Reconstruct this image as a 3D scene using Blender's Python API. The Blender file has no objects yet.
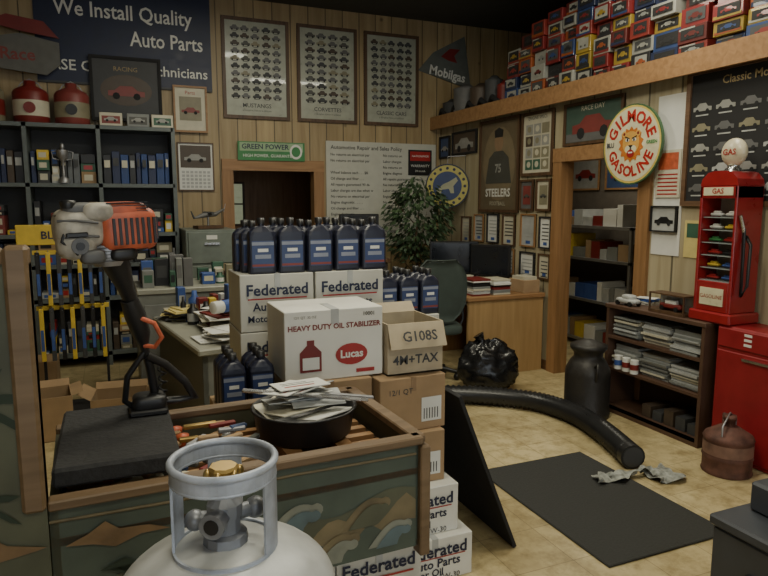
import bpy, math, random
from mathutils import Matrix, Vector, noise
random.seed(7)
R=math.radians
# ------------------------------------------------------------ materials
MC={}
def M(name,col,rough=.6,metal=0,var=.12,scale=12,bump=0,emit=0,spec=.5,coat=0):
    if name in MC: return MC[name]
    m=bpy.data.materials.new(name); m.use_nodes=True; nt=m.node_tree; N=nt.nodes; L=nt.links
    b=N['Principled BSDF']; b.inputs['Roughness'].default_value=rough; b.inputs['Metallic'].default_value=metal
    b.inputs['Specular IOR Level'].default_value=spec; b.inputs['Coat Weight'].default_value=coat
    tc=N.new('ShaderNodeTexCoord'); no=N.new('ShaderNodeTexNoise'); no.inputs['Scale'].default_value=scale; no.inputs['Detail'].default_value=6
    L.new(tc.outputs['Object'],no.inputs['Vector'])
    r=N.new('ShaderNodeValToRGB'); r.color_ramp.elements[0].position=.3; r.color_ramp.elements[1].position=.7
    c=Vector(col); lo=c*(1-var); hi=c*(1+var)
    r.color_ramp.elements[0].color=(*lo,1); r.color_ramp.elements[1].color=(*[min(1,x) for x in hi],1)
    L.new(no.outputs['Fac'],r.inputs['Fac']); L.new(r.outputs['Color'],b.inputs['Base Color'])
    mr=N.new('ShaderNodeMapRange'); mr.inputs['To Min'].default_value=max(.05,rough-.1); mr.inputs['To Max'].default_value=min(1,rough+.12); L.new(no.outputs['Fac'],mr.inputs['Value']); L.new(mr.outputs[0],b.inputs['Roughness'])
    if bump:
        bp=N.new('ShaderNodeBump'); bp.inputs['Strength'].default_value=bump; bp.inputs['Distance'].default_value=.01
        L.new(no.outputs['Fac'],bp.inputs['Height']); L.new(bp.outputs['Normal'],b.inputs['Normal'])
    if emit:
        b.inputs['Emission Color'].default_value=(*col,1); b.inputs['Emission Strength'].default_value=emit
    MC[name]=m; return m
def wood(name,col,col2,axis='Z',rough=.5,scale=3,panel=0):
    if name in MC: return MC[name]
    m=bpy.data.materials.new(name); m.use_nodes=True; nt=m.node_tree; N=nt.nodes; L=nt.links
    b=N['Principled BSDF']; b.inputs['Roughness'].default_value=rough
    tc=N.new('ShaderNodeTexCoord'); mp=N.new('ShaderNodeMapping')
    s=[scale*6]*3; s['XYZ'.index(axis)]=scale*.5; mp.inputs['Scale'].default_value=s
    L.new(tc.outputs['Object'],mp.inputs['Vector'])
    no=N.new('ShaderNodeTexNoise'); no.inputs['Scale'].default_value=1.3; no.inputs['Detail'].default_value=6; no.inputs['Distortion'].default_value=.6
    L.new(mp.outputs[0],no.inputs['Vector'])
    r=N.new('ShaderNodeValToRGB'); r.color_ramp.elements[0].position=.32; r.color_ramp.elements[1].position=.68
    r.color_ramp.elements[0].color=(*col2,1); r.color_ramp.elements[1].color=(*col,1)
    L.new(no.outputs['Fac'],r.inputs['Fac']); out=r.outputs['Color']
    if panel:
        sx=N.new('ShaderNodeSeparateXYZ'); L.new(tc.outputs['Object'],sx.inputs[0])
        add=N.new('ShaderNodeMath'); add.operation='ADD'; L.new(sx.outputs['X'],add.inputs[0]); L.new(sx.outputs['Y'],add.inputs[1])
        dv=N.new('ShaderNodeMath'); dv.operation='DIVIDE'; dv.inputs[1].default_value=panel; L.new(add.outputs[0],dv.inputs[0])
        fr=N.new('ShaderNodeMath'); fr.operation='FRACT'; L.new(dv.outputs[0],fr.inputs[0])
        fl=N.new('ShaderNodeMath'); fl.operation='FLOOR'; L.new(dv.outputs[0],fl.inputs[0])
        wn=N.new('ShaderNodeTexWhiteNoise'); wn.noise_dimensions='1D'; L.new(fl.outputs[0],wn.inputs['W'])
        gr=N.new('ShaderNodeMath'); gr.operation='GREATER_THAN'; gr.inputs[1].default_value=.06; L.new(fr.outputs[0],gr.inputs[0])
        mr=N.new('ShaderNodeMapRange'); mr.inputs['To Min'].default_value=.8; mr.inputs['To Max'].default_value=1.08; L.new(wn.outputs['Value'],mr.inputs['Value'])
        ml=N.new('ShaderNodeMath'); ml.operation='MULTIPLY'; L.new(gr.outputs[0],ml.inputs[0]); L.new(mr.outputs[0],ml.inputs[1])
        mx=N.new('ShaderNodeMath'); mx.operation='MAXIMUM'; mx.inputs[1].default_value=.3; L.new(ml.outputs[0],mx.inputs[0])
        vo=N.new('ShaderNodeTexVoronoi'); vo.inputs['Scale'].default_value=3.1; L.new(tc.outputs['Object'],vo.inputs['Vector'])
        k=N.new('ShaderNodeMapRange'); k.inputs['From Min'].default_value=.03; k.inputs['From Max'].default_value=.09; k.inputs['To Min'].default_value=.45; k.inputs['To Max'].default_value=1; L.new(vo.outputs['Distance'],k.inputs['Value'])
        m2=N.new('ShaderNodeMath'); m2.operation='MULTIPLY'; L.new(mx.outputs[0],m2.inputs[0]); L.new(k.outputs[0],m2.inputs[1])
        vm=N.new('ShaderNodeVectorMath'); vm.operation='SCALE'; L.new(out,vm.inputs[0]); L.new(m2.outputs[0],vm.inputs['Scale']); out=vm.outputs[0]
    L.new(out,b.inputs['Base Color'])
    MC[name]=m; return m
def tile(name):
    m=bpy.data.materials.new(name); m.use_nodes=True; nt=m.node_tree; N=nt.nodes; L=nt.links
    b=N['Principled BSDF']; b.inputs['Roughness'].default_value=.36
    tc=N.new('ShaderNodeTexCoord'); br=N.new('ShaderNodeTexBrick'); br.offset=0; br.inputs['Scale'].default_value=1
    br.inputs['Brick Width'].default_value=.305; br.inputs['Row Height'].default_value=.305; br.inputs['Mortar Size'].default_value=.002
    br.inputs['Color1'].default_value=(.52,.43,.24,1); br.inputs['Color2'].default_value=(.61,.51,.29,1); br.inputs['Mortar'].default_value=(.3,.24,.13,1)
    L.new(tc.outputs['Object'],br.inputs['Vector']); col=br.outputs['Color']
    for sc,det,lo,p0,p1 in((9,10,(.62,.59,.52,1),.36,.54),(1.4,5,(.66,.63,.58,1),.38,.6)):
        no=N.new('ShaderNodeTexNoise'); no.inputs['Scale'].default_value=sc; no.inputs['Detail'].default_value=det; no.inputs['Roughness'].default_value=.75; L.new(tc.outputs['Object'],no.inputs['Vector'])
        r=N.new('ShaderNodeValToRGB'); r.color_ramp.elements[0].position=p0; r.color_ramp.elements[1].position=p1
        r.color_ramp.elements[0].color=lo; r.color_ramp.elements[1].color=(1,1,1,1); L.new(no.outputs['Fac'],r.inputs['Fac'])
        mx=N.new('ShaderNodeMixRGB'); mx.blend_type='MULTIPLY'; mx.inputs['Fac'].default_value=1; L.new(col,mx.inputs[1]); L.new(r.outputs['Color'],mx.inputs[2]); col=mx.outputs[0]
    L.new(col,b.inputs['Base Color']); return m
BLK=M('black_plastic',(.012,.012,.013),.4); MBLK=M('matte_black',(.016,.016,.017),.8)
DGR=M('dark_grey',(.05,.052,.055),.6); GRY=M('grey_paint',(.2,.21,.2),.5); LGR=M('light_grey',(.38,.39,.38),.5)
WHT=M('white_paper',(.66,.66,.62),.6,var=.04); CRM=M('cream_paper',(.52,.49,.38),.5,var=.08); PGR=M('poster_paper',(.34,.355,.29),.3,var=.1,coat=.3)
RED=M('red_paint',(.33,.02,.02),.35); DRED=M('dark_red',(.17,.018,.015),.45); YEL=M('yellow_plastic',(.62,.44,.05),.5)
BLU=M('blue_print',(.04,.09,.3),.5); NVY=M('navy_print',(.012,.018,.05),.5); GRN=M('green_print',(.04,.2,.06),.5); ORG=M('orange_plastic',(.46,.10,.045),.45,var=.3,scale=25)
CARD=M('cardboard',(.33,.22,.12),.85,var=.15,scale=6); CARD2=M('cardboard_tape',(.25,.16,.085),.6)
BWH=M('box_white',(.52,.51,.45),.7,var=.1,scale=5); BWH2=M('box_white_bright',(.66,.65,.59),.6,var=.07,scale=5)
OAK=wood('oak_wood',(.34,.19,.085),(.24,.125,.05),'X'); OAKZ=wood('oak_wood_vertical',(.33,.18,.08),(.22,.115,.045),'Z')
DWD=wood('dark_wood',(.11,.06,.03),(.06,.03,.015),'Z'); DWX=wood('dark_wood_x',(.14,.075,.035),(.07,.036,.017),'Y')
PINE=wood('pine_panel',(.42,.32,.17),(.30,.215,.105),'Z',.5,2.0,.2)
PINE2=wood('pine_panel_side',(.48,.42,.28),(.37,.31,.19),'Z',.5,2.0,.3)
CHR=M('chrome',(.6,.6,.6),.25,1,var=.03); STL=M('dull_steel',(.35,.35,.36),.45,.8); BRS=M('brass',(.5,.35,.13),.38,.9)
GLASS=M('glass_pane',(.25,.28,.28),.08,0,var=.02,spec=.8)
# ------------------------------------------------------------ mesh builder
class B:
    def __init__(s): s.v=[];s.f=[];s.m=[];s.s=[];s.mats=[];s.T=Matrix()
    def add(s,vs,fs,mat,smooth=False):
        o=len(s.v); s.v+= [tuple(s.T@Vector(p)) for p in vs]
        if mat not in s.mats: s.mats.append(mat)
        k=s.mats.index(mat)
        for f in fs: s.f.append([o+i for i in f]); s.m.append(k); s.s.append(smooth)
    def box(s,x0,y0,z0,x1,y1,z1,mat,bev=0,top=None):
        if x0>x1:x0,x1=x1,x0
        if y0>y1:y0,y1=y1,y0
        if z0>z1:z0,z1=z1,z0
        if bev:
            b=min(bev,(x1-x0)/2.01,(y1-y0)/2.01,(z1-z0)/2.01)
            vs=[];idx={}
            for sx in(0,1):
                for sy in(0,1):
                    for sz in(0,1):
                        X=(x0,x1)[sx];Y=(y0,y1)[sy];Z=(z0,z1)[sz];dx=b*(1-2*sx);dy=b*(1-2*sy);dz=b*(1-2*sz)
                        for a,p in enumerate([(X,Y+dy,Z+dz),(X+dx,Y,Z+dz),(X+dx,Y+dy,Z)]):
                            idx[(sx,sy,sz,a)]=len(vs); vs.append(p)
            fs=[]
            for k in(0,1):
                fs.append([idx[(k,a,c,0)] for a,c in((0,0),(0,1),(1,1),(1,0))][::(1 if k==0 else -1)])
                fs.append([idx[(a,k,c,1)] for a,c in((0,0),(1,0),(1,1),(0,1))][::(1 if k==0 else -1)])
                fs.append([idx[(a,c,k,2)] for a,c in((0,0),(0,1),(1,1),(1,0))][::(1 if k==0 else -1)])
            for a in(0,1):
                for c in(0,1):
                    fs.append([idx[(a,c,0,0)],idx[(a,c,1,0)],idx[(a,c,1,1)],idx[(a,c,0,1)]])
                    fs.append([idx[(a,0,c,0)],idx[(a,1,c,0)],idx[(a,1,c,2)],idx[(a,0,c,2)]])
                    fs.append([idx[(0,a,c,1)],idx[(1,a,c,1)],idx[(1,a,c,2)],idx[(0,a,c,2)]])
                    for e in(0,1): fs.append([idx[(a,c,e,0)],idx[(a,c,e,1)],idx[(a,c,e,2)]])
            s.add(vs,fs,mat); return
        vs=[(x,y,z) for x in(x0,x1) for y in(y0,y1) for z in(z0,z1)]
        s.add(vs,[(0,1,3,2),(4,6,7,5),(0,4,5,1),(2,3,7,6),(0,2,6,4),(1,5,7,3)],mat)
    def rbox(s,c,r,mat,p=.45,seg=28,rings=16,nz=0):
        vs=[];fs=[]
        f=lambda t,p:math.copysign(abs(t)**p,t)
        for j in range(rings+1):
            ph=-math.pi/2+math.pi*j/rings
            for i in range(seg):
                a=2*math.pi*i/seg; v=Vector((f(math.cos(ph),p)*f(math.cos(a),p),f(math.cos(ph),p)*f(math.sin(a),p),f(math.sin(ph),p)))
                vs.append((c[0]+r[0]*v.x,c[1]+r[1]*v.y,c[2]+r[2]*v.z))
        for j in range(rings):
            for i in range(seg): k=(i+1)%seg; fs.append((j*seg+i,j*seg+k,(j+1)*seg+k,(j+1)*seg+i))
        s.add(vs,fs,mat,True)
    def lathe(s,prof,mat,c=(0,0,0),seg=24,smooth=True,sx=1,sy=1,caps=True):
        vs=[];fs=[];n=len(prof)
        for r,z in prof:
            for i in range(seg):
                a=2*math.pi*i/seg; vs.append((c[0]+r*sx*math.cos(a),c[1]+r*sy*math.sin(a),c[2]+z))
        for j in range(n-1):
            for i in range(seg): k=(i+1)%seg; fs.append((j*seg+i,j*seg+k,(j+1)*seg+k,(j+1)*seg+i))
        s.add(vs,fs,mat,smooth)
        if caps:
            if prof[0][0]>1e-4: s.add(vs[:seg],[tuple(range(seg))[::-1]],mat)
            if prof[-1][0]>1e-4: s.add(vs[-seg:],[tuple(range(seg))],mat)
    def ell(s,c,r,mat,seg=20,rings=12):
        if not hasattr(r,'__len__'): r=(r,r,r)
        prof=[(math.sin(math.pi*i/rings),-math.cos(math.pi*i/rings)*r[2]) for i in range(rings+1)]
        s.lathe(prof,mat,c,seg,True,r[0],r[1],False)
    def tube(s,pts,r,mat,seg=8,closed=False,smooth=True):
        P=[Vector(p) for p in pts];n=len(P);rs=r if hasattr(r,'__len__') else [r]*n
        up=None;vs=[];fs=[]
        for i in range(n):
            if closed: t=(P[(i+1)%n]-P[i-1]).normalized()
            else: t=(P[min(i+1,n-1)]-P[max(i-1,0)]).normalized()
            if up is None: up=Vector((0,0,1)) if abs(t.z)<.9 else Vector((1,0,0))
            u=(up-t*up.dot(t)).normalized(); up=u; w=t.cross(u)
            for k in range(seg):
                a=2*math.pi*k/seg; vs.append(P[i]+(u*math.cos(a)+w*math.sin(a))*rs[i])
        for i in range(n if closed else n-1):
            j=(i+1)%n
            for k in range(seg): l=(k+1)%seg; fs.append((i*seg+k,i*seg+l,j*seg+l,j*seg+k))
        s.add(vs,fs,mat,smooth)
        if not closed:
            s.add(vs[:seg],[tuple(range(seg))],mat); s.add(vs[-seg:],[tuple(range(seg))],mat)
    def cyl(s,p0,p1,r,mat,seg=16,r1=None): s.tube([p0,p1],[r,r if r1 is None else r1],mat,seg)
    def poly(s,pts,mat): s.add(pts,[tuple(range(len(pts)))],mat)
    def prism(s,pts,y0,y1,mat):
        n=len(pts); vs=[(x,y0,z) for x,z in pts]+[(x,y1,z) for x,z in pts]
        s.add(vs,[tuple(range(n)),tuple(range(n,2*n))[::-1]]+[(i,(i+1)%n,n+(i+1)%n,n+i) for i in range(n)],mat)
    def text(s,t,size,loc,mat,align='CENTER',rot=None,sx=1,bold=0):
        cu=bpy.data.curves.new('t','FONT'); cu.body=t; cu.size=size; cu.align_x=align; cu.align_y='CENTER'; cu.resolution_u=2; cu.offset=bold*size
        ob=bpy.data.objects.new('t',cu); bpy.context.scene.collection.objects.link(ob)
        bpy.context.view_layer.update()
        me=bpy.data.meshes.new_from_object(ob.evaluated_get(bpy.context.evaluated_depsgraph_get()))
        Mx=Matrix.Translation(loc)@(rot if rot else Matrix.Rotation(R(90),4,'X'))@Matrix.Diagonal((sx,1,1,1))
        s.add([Mx@v.co for v in me.vertices],[tuple(p.vertices) for p in me.polygons],mat)
        bpy.data.objects.remove(ob); bpy.data.meshes.remove(me); bpy.data.curves.remove(cu)
    def done(s,name,loc=(0,0,0),rz=0,parent=None,rot=None):
        me=bpy.data.meshes.new(name); me.from_pydata(s.v,[],s.f)
        for m in s.mats: me.materials.append(m)
        me.polygons.foreach_set('material_index',s.m); me.polygons.foreach_set('use_smooth',s.s); me.update()
        ob=bpy.data.objects.new(name,me); bpy.context.scene.collection.objects.link(ob)
        ob.location=loc; ob.rotation_euler=rot if rot else (0,0,R(rz)); 
        if parent: ob.parent=parent
        return ob
def pc(cx,cz,rx,rz,n=20,a0=0): return [(cx+rx*math.cos(a0+2*math.pi*i/n),cz+rz*math.sin(a0+2*math.pi*i/n)) for i in range(n)]
def flat(b,pts,y,mat): b.poly([(x,y,z) for x,z in pts],mat)
def rect(b,x0,z0,x1,z1,y,mat): flat(b,[(x0,z0),(x1,z0),(x1,z1),(x0,z1)],y,mat)
def car(b,x,z,w,y,mat,h=None):
    h=h or w*.36
    flat(b,[(x-w/2,z-h*.3),(x+w/2,z-h*.3),(x+w/2,z+h*.1),(x+w*.3,z+h*.15),(x+w*.17,z+h*.5),(x-w*.17,z+h*.5),(x-w*.32,z+h*.15),(x-w/2,z+h*.1)],y,mat)
    for dx in(-.28,.28): flat(b,pc(x+dx*w,z-h*.3,w*.1,w*.1,8),y-.001,MBLK)
def frame(w,h,fm,bg,fw=.03,d=.025):
    b=B(); b.box(0,-d*.4,0,w,0,h,bg)
    b.box(0,-d,0,fw,-.0,h,fm);b.box(w-fw,-d,0,w,-.0,h,fm);b.box(fw,-d,0,w-fw,0,fw,fm);b.box(fw,-d,h-fw,w-fw,0,h,fm); return b
YB=7.1; XR=3.75
cols=[M('print_%d'%i,c,.5) for i,c in enumerate([(.2,.04,.035),(.04,.07,.16),(.08,.08,.07),(.22,.2,.13),(.04,.11,.07),(.12,.12,.12),(.28,.28,.26),(.07,.05,.035)])]
# ------------------------------------------------------------ room
b=B(); b.box(-2.4,-3.2,-.1,5.4,9.0,0,tile('floor_tile')); b.done('floor')
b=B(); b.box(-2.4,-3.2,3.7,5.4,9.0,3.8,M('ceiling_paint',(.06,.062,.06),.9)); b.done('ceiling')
b=B(); ox0,ox1,oz=1.23,2.15,1.93
b.box(-2.4,YB,0,ox0,YB+.1,3.7,PINE); b.box(ox1,YB,0,5.4,YB+.1,3.7,PINE); b.box(ox0,YB,oz,ox1,YB+.1,3.7,PINE); b.done('wall_back')
b=B(); dy0,dy1,dz=3.79,4.73,1.95
b.box(XR,-3.2,0,XR+.1,dy0,2.5,PINE2); b.box(XR,dy1,0,XR+.1,YB,2.5,PINE2); b.box(XR,dy0,dz,XR+.1,dy1,2.5,PINE2); b.done('wall_right')
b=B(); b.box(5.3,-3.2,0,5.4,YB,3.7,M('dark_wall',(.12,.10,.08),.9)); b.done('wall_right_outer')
b=B(); b.box(-2.5,-3.2,0,-2.4,9,3.7,PINE); b.done('wall_left')
b=B(); b.box(-2.4,-3.3,0,-1.8,-3.2,3.7,PINE); b.box(3.4,-3.3,0,5.4,-3.2,3.7,PINE); b.box(-1.8,-3.3,3.0,3.4,-3.2,3.7,PINE); b.box(-1.8,-3.3,0,3.4,-3.2,.5,PINE); b.done('wall_front')
b=B(); b.box(.9,8.9,0,2.7,9.0,3.0,OAKZ); b.box(.8,7.2,0,.9,9,3,OAKZ); b.box(2.7,7.2,0,2.8,9,3,OAKZ); b.box(.8,7.2,2.5,2.8,9,2.6,OAKZ); b.done('wall_back_office')
b=B(); b.box(3.66,-3.19,2.502,5.28,YB-.01,2.56,DWX); b.done('loft_platform')
b=B(); b.box(3.62,1.5,2.44,3.65,YB,2.59,OAK); b.done('trim_1')
b=B()
b.box(1.12,YB-.03,0,1.24,YB+.11,2.03,OAKZ);b.box(2.14,YB-.03,0,2.26,YB+.11,2.03,OAKZ);b.box(1.12,YB-.035,1.92,2.26,YB+.11,2.04,OAK); b.done('trim_2')
b=B(); b.box(XR-.03,4.72,0,XR+.11,4.84,2.04,OAKZ); b.box(XR-.03,3.68,0,XR+.11,3.80,2.04,OAKZ); b.box(XR-.035,3.68,1.94,XR+.11,4.84,2.06,OAK); b.done('trim_3')
b=B(); b.box(XR-.02,4.85,0,XR-.001,YB,.09,DWX); b.box(XR-.02,0,0,XR-.001,3.67,.09,DWX); b.done('baseboard_right')
b=B(); b.box(0,0,0,1.1,.35,1.0,DWD)
for i in range(9): b.box(.05+i*.11,-.02,1.0,.13+i*.11,.25,1.0+random.uniform(.08,.3),random.choice([RED,CARD,BLU,YEL,WHT]))
b.done('storage_cabinet',(1.4,8.5,0))
b=frame(.35,.6,DWD,M('window_dim',(.3,.32,.2),.3,emit=.5),.03); b.box(.03,-.02,.29,.32,0,.31,DWD); b.done('window_1',(1.35,8.895,1.25))
b=B()
for z in(.05,.5,.95,1.3): b.box(0,0,z,1.7,.4,z+.03,STL)
for x in(0,1.67):
    for y in(0,.37): b.box(x,y,0,x+.03,y+.03,1.33,STL)
for z in(.08,.53,.98,1.33):
    x=.05
    while x<1.5:
        w=random.uniform(.06,.2); b.box(x,.03,z,x+w,.35,z+random.uniform(.08,.25),random.choice([CARD,BLU,GRY,LGR,DRED,LGR,YEL,WHT])); x+=w+.01
b.done('utility_shelf',(4.75,6.6,0),-90)
for i,(yl,w_,h_,c_) in enumerate([(6.5,.5,.4,cols[6]),(5.9,.55,.38,cols[1]),(5.25,.4,.5,CRM)]):
    b=frame(w_,h_,OAK,c_,.02); car(b,w_/2,h_*.45,w_*.7,-.013,[DRED,RED,BLU][i]); b.done('car_picture',(5.299,yl,1.72),-90)
# ------------------------------------------------------------ generic clutter
def clutter(name,loc,w,d,seed,rz=0,hm=.2,dens=1.0,pal=None):
    rs=random.Random(seed); b=B(); pal=pal or [BLK,DGR,GRY,CRM,DRED,BLU,CARD,WHT,cols[3],cols[5],cols[4]]; y=d
    while y>.05:
        dd=rs.uniform(.06,.1); x=0
        while x<w-.04:
            ww=rs.uniform(.035,.12); k=rs.random(); h=hm*rs.uniform(.35,1); m=rs.choice(pal)
            if x+ww>w: break
            if rs.random()<dens:
                if k<.5: b.box(x,y-dd,0,x+ww,y,h,m,.003); rect(b,x+ww*.15,h*.3,x+ww*.85,h*.75,y-dd-.001,rs.choice(pal))
                elif k<.8:
                    r=min(ww,dd)*.48; b.lathe([(r,0),(r*1.02,.005),(r,.01),(r,h*.7),(r*.45,h*.82),(r*.4,h),(0,h)],m,c=(x+ww/2,y-dd/2,0),seg=14); b.lathe([(r*1.01,h*.15),(r*1.01,h*.55)],rs.choice(pal),c=(x+ww/2,y-dd/2,0),seg=14,caps=False)
                else:
                    z=0
                    for i in range(rs.randint(2,6)): t=rs.uniform(.006,.02); b.box(x+rs.uniform(0,.01),y-dd,z,x+ww,y,z+t,rs.choice(pal)); z+=t
            x+=ww+.008
        y-=dd+.012
    return b.done(name,loc,rz)
# ------------------------------------------------------------ back wall posters
for k,(x0,x1) in enumerate([(1.16,1.88),(1.97,2.67),(2.76,3.45)]):
    w=x1-x0; h=1.04; b=frame(w,h,DWD,PGR,.035)
    rows=10;cl=5 if k!=1 else 4
    for r in range(rows):
        for c in range(cl):
            car(b,.08+(w-.16)*(c+.5)/cl+random.uniform(-.006,.006),.2+(h-.27)*(r+.5)/rows,(w-.16)/cl*.84,-.0125,random.choice([cols[2],cols[5],cols[7],cols[5],DGR,DGR,cols[2],cols[3]]),.058)
            rect(b,.08+(w-.16)*(c+.25)/cl,.2+(h-.27)*(r+.08)/rows,.08+(w-.16)*(c+.75)/cl,.2+(h-.27)*(r+.08)/rows+.005,-.0125,DGR)
    b.text(["MUSTANGS","CORVETTES","CLASSIC CARS"][k],.06,(w/2,-.0125,.14),DGR,bold=.01); b.text("a complete history in pictures",.026,(w/2,-.0125,.09),DGR)
    b.done('car_poster',(x0,YB-.001,2.47))
b=B(); b.box(0,-.02,0,1.62,0,.95,NVY); b.box(0,-.025,0,1.62,-.02,.02,DGR)
b.text("We Install Quality",.2,(.17,-.022,.70),WHT,'LEFT',sx=.86,bold=.012); b.text("Auto Parts",.2,(.84,-.022,.46),WHT,'LEFT',sx=.8,bold=.012)
b.text("ASE Certified Technicians",.14,(1.58,-.022,.17),WHT,'RIGHT',bold=.01)
b.done('service_sign',(-.57,YB-.001,2.72))
b=frame(.66,.62,MBLK,DGR,.03); flat(b,pc(.33,.3,.24,.15),-.012,cols[7]); car(b,.33,.28,.34,-.014,cols[0]); b.text("RACING",.06,(.33,-.013,.5),M('print_gold',(.3,.22,.1),.5)); b.done('racing_picture',(-.12,7.05,2.38))
b=B(); b.prism([(0,.05),(.5,0),(.62,.1),(.62,.3),(.3,.36),(0,.3)],-.02,0,M('pennant_grey',(.12,.12,.11),.6)); b.text("Race",.15,(.27,-.022,.17),cols[0],bold=.02); b.prism([(.02,.44),(.2,.52),(.5,.48),(.62,.34),(.3,.38)],-.02,0,DRED)
b.done('race_pennant',(-.98,6.96,2.76))
b=frame(.34,.47,OAK,CRM,.02); rect(b,.06,.12,.28,.36,-.012,cols[3]); b.text("Parts",.05,(.17,-.014,.4),RED); car(b,.17,.22,.18,-.014,cols[0]); b.done('framed_picture',(.65,YB-.022,2.3))
b=frame(.37,.5,DWD,WHT,.012); rect(b,.03,.24,.34,.47,-.012,cols[7]); car(b,.18,.34,.22,-.014,cols[6])
for i in range(5):
    for j in range(7): rect(b,.04+j*.043,.03+i*.038,.07+j*.043,.055+i*.038,-.0125,LGR)
b.done('wall_calendar',(.67,YB-.001,1.70))
b=B(); b.box(0,-.015,0,.74,0,.2,GRN); rect(b,.02,.1,.72,.19,-.016,M('green_light',(.26,.38,.22),.5)); b.text("GREEN POWER",.075,(.3,-.018,.145),NVY,bold=.02); b.text("HIGH POWER. GUARANTEED",.045,(.35,-.018,.05),WHT,bold=.01); flat(b,pc(.64,.1,.07,.08),-.017,WHT); flat(b,pc(.64,.1,.05,.055),-.019,GRN); b.done('promotional_banner',(1.29,YB-.036,2.03))
b=B(); b.box(0,-.02,0,1.4,0,1.2,M('sign_board',(.48,.48,.42),.5,var=.05)); b.text("Automotive Repair and Sales Policy",.062,(.5,-.022,1.13),DGR,bold=.012)
yy=1.05
random.seed(3)
for i in range(15):
    for (a,c) in((.05,.64),(.7,1.34)):
        if a>.6 and yy>.78: c=1.0
        if random.random()<.9: b.text(random.choice(["Labor charges are due when work is done","All repairs guaranteed 90 days parts","Shop rate per hour  . . . . . $45.00","Oil change and filter . . . . $28.00","No returns on electrical parts","Wheel balance each . . . $8.00","Engine diagnostic . . . . . . $50.00"])[:int((c-a)/.0205)],.042,(a,-.022,yy),DGR,'LEFT',bold=.015)
    yy-=.068
b.box(1.03,-.03,.83,1.34,-.021,1.13,BLK); rect(b,1.05,1.0,1.32,1.11,-.032,RED); b.text("NATIONWIDE",.035,(1.185,-.034,1.055),WHT); b.text("WARRANTY",.045,(1.185,-.034,.94),WHT); b.text("24 month",.035,(1.185,-.034,.88),WHT)
b.done('policy_sign',(2.29,YB-.001,1.07))
b=B(); b.prism([(0,.18),(.2,.4),(.62,.62),(.72,.0)],-.015,0,M('pennant_dark',(.11,.12,.11),.6)); b.text("Mobilgas",.15,(.39,-.018,.16),WHT,bold=.025,sx=.95,rot=Matrix.Rotation(R(90),4,'X')@Matrix.Rotation(R(-9),4,'Z')); b.prism([(.3,.36),(.42,.46),(.56,.46),(.48,.38),(.52,.3),(.4,.32)],-.018,-.016,DRED)
b.done('gasoline_pennant',(3.45,YB-.001,2.95))
# ------------------------------------------------------------ left shelving
SH=M('shelf_steel_paint',(.11,.13,.13),.5)
b=B(); xs=[-1.32,-.68,-.07,.6]
for x in xs: b.box(x-.018,6.68,0,x+.018,7.08,2.3,SH)
for z in(.12,.66,.98,1.27,1.74,2.28): b.box(xs[0],6.68,z-.018,xs[-1],7.08,z+.018,SH)
b.box(xs[0],7.06,0,xs[-1],7.08,2.3,DGR); b.done('steel_shelving')
BI=[BLK,BLK,DGR,M('binder_blue',(.02,.05,.17),.5),M('binder_navy',(.02,.03,.08),.5),M('binder_grey',(.12,.13,.14),.5),cols[7]]
rs=random.Random(11)
b=B()
for bay in range(3):
    for z,hm in((1.758,.36),(1.288,.33),(.998,.22),(.678,.24),(.138,.36)):
        x=xs[bay]+.03; e=xs[bay+1]-.03
        while x<e-.05:
            if (bay==2 and z==1.758) or (bay==0 and z>1.7): kind=0
            else: kind=rs.random()
            if kind<.35:
                w=rs.choice([.045,.06,.075]); h=min(hm,.31)*rs.uniform(.88,1)
                m=rs.choice([BI[3],BLK,BI[3],BI[4]]) if (bay==2 and z==1.758) else rs.choice(BI)
                b.box(x,6.73+rs.uniform(0,.03),z,x+w-.004,7.0,z+h,m,.004); rect(b,x+.01,z+h*.55,x+w-.014,z+h*.8,6.725,rs.choice([CRM,LGR,DGR,LGR]))
            else:
                w=rs.uniform(.05,.18); w=min(w,e-x); zz=z
                while zz<z+hm*.75:
                    h=rs.uniform(.03,.12); m=rs.choice([CARD,DGR,BLK,cols[0],cols[1],cols[3],CRM,GRY,LGR,YEL,cols[4],RED,BLU]); o=rs.uniform(0,.04)
                    b.box(x+rs.uniform(0,.01),6.72+o,zz,x+w-.006,6.98,zz+h,m,.003); rect(b,x+w*.2,zz+h*.25,x+w*.75,zz+h*.75,6.718+o,rs.choice([WHT,RED,BLK,BLU,CRM])); zz+=h
                    if rs.random()<.2: break
            x+=w+.002
b.done('binder_and_box_collection')
b=B(); b.lathe([(.045,0),(.045,.04),(.012,.06),(.01,.17),(.02,.2),(.05,.24),(.05,.3)],STL,seg=16); b.tube([(.05,0,.29),(.09,0,.28),(.08,0,.22),(.03,0,.21)],.005,STL); b.tube([(-.05,0,.29),(-.09,0,.28),(-.08,0,.22),(-.03,0,.21)],.005,STL); b.ell((0,0,.33),(.02,.02,.035),STL,10,8); b.done('trophy',(-.38,6.70,1.76))
for i,x in enumerate((-.98,-.62,-.28)):
    b=B(); b.lathe([(.14,0),(.15,.01),(.15,.27),(.13,.3),(.05,.34),(.05,.38),(.0,.38)],[cols[3],DRED,cols[0]][i],seg=24)
    b.lathe([(.1515,.06),(.1515,.2)],[DRED,CRM,cols[3]][i],seg=24,caps=False); b.prism(pc(0,.13,.05,.05),-.156,-.152,[CRM,DRED,BLK][i]); b.tube([(-.1,0,.31),(-.07,0,.36),(0,0,.4),(.07,0,.36),(.1,0,.31)],.006,STL); b.done('oil_can',(x,6.84,2.2985))
b=B()
for x in(0,.24,.46): b.box(x,0,0,x+.2,.15,.12,random.choice([CRM,GRY]),.004); rect(b,x+.02,.02,x+.18,.09,-.001,cols[int(x*10)%6]); car(b,x+.1,.06,.12,-.003,cols[6])
b.done('model_car_boxes',(-.05,6.7,2.2985))
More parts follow.
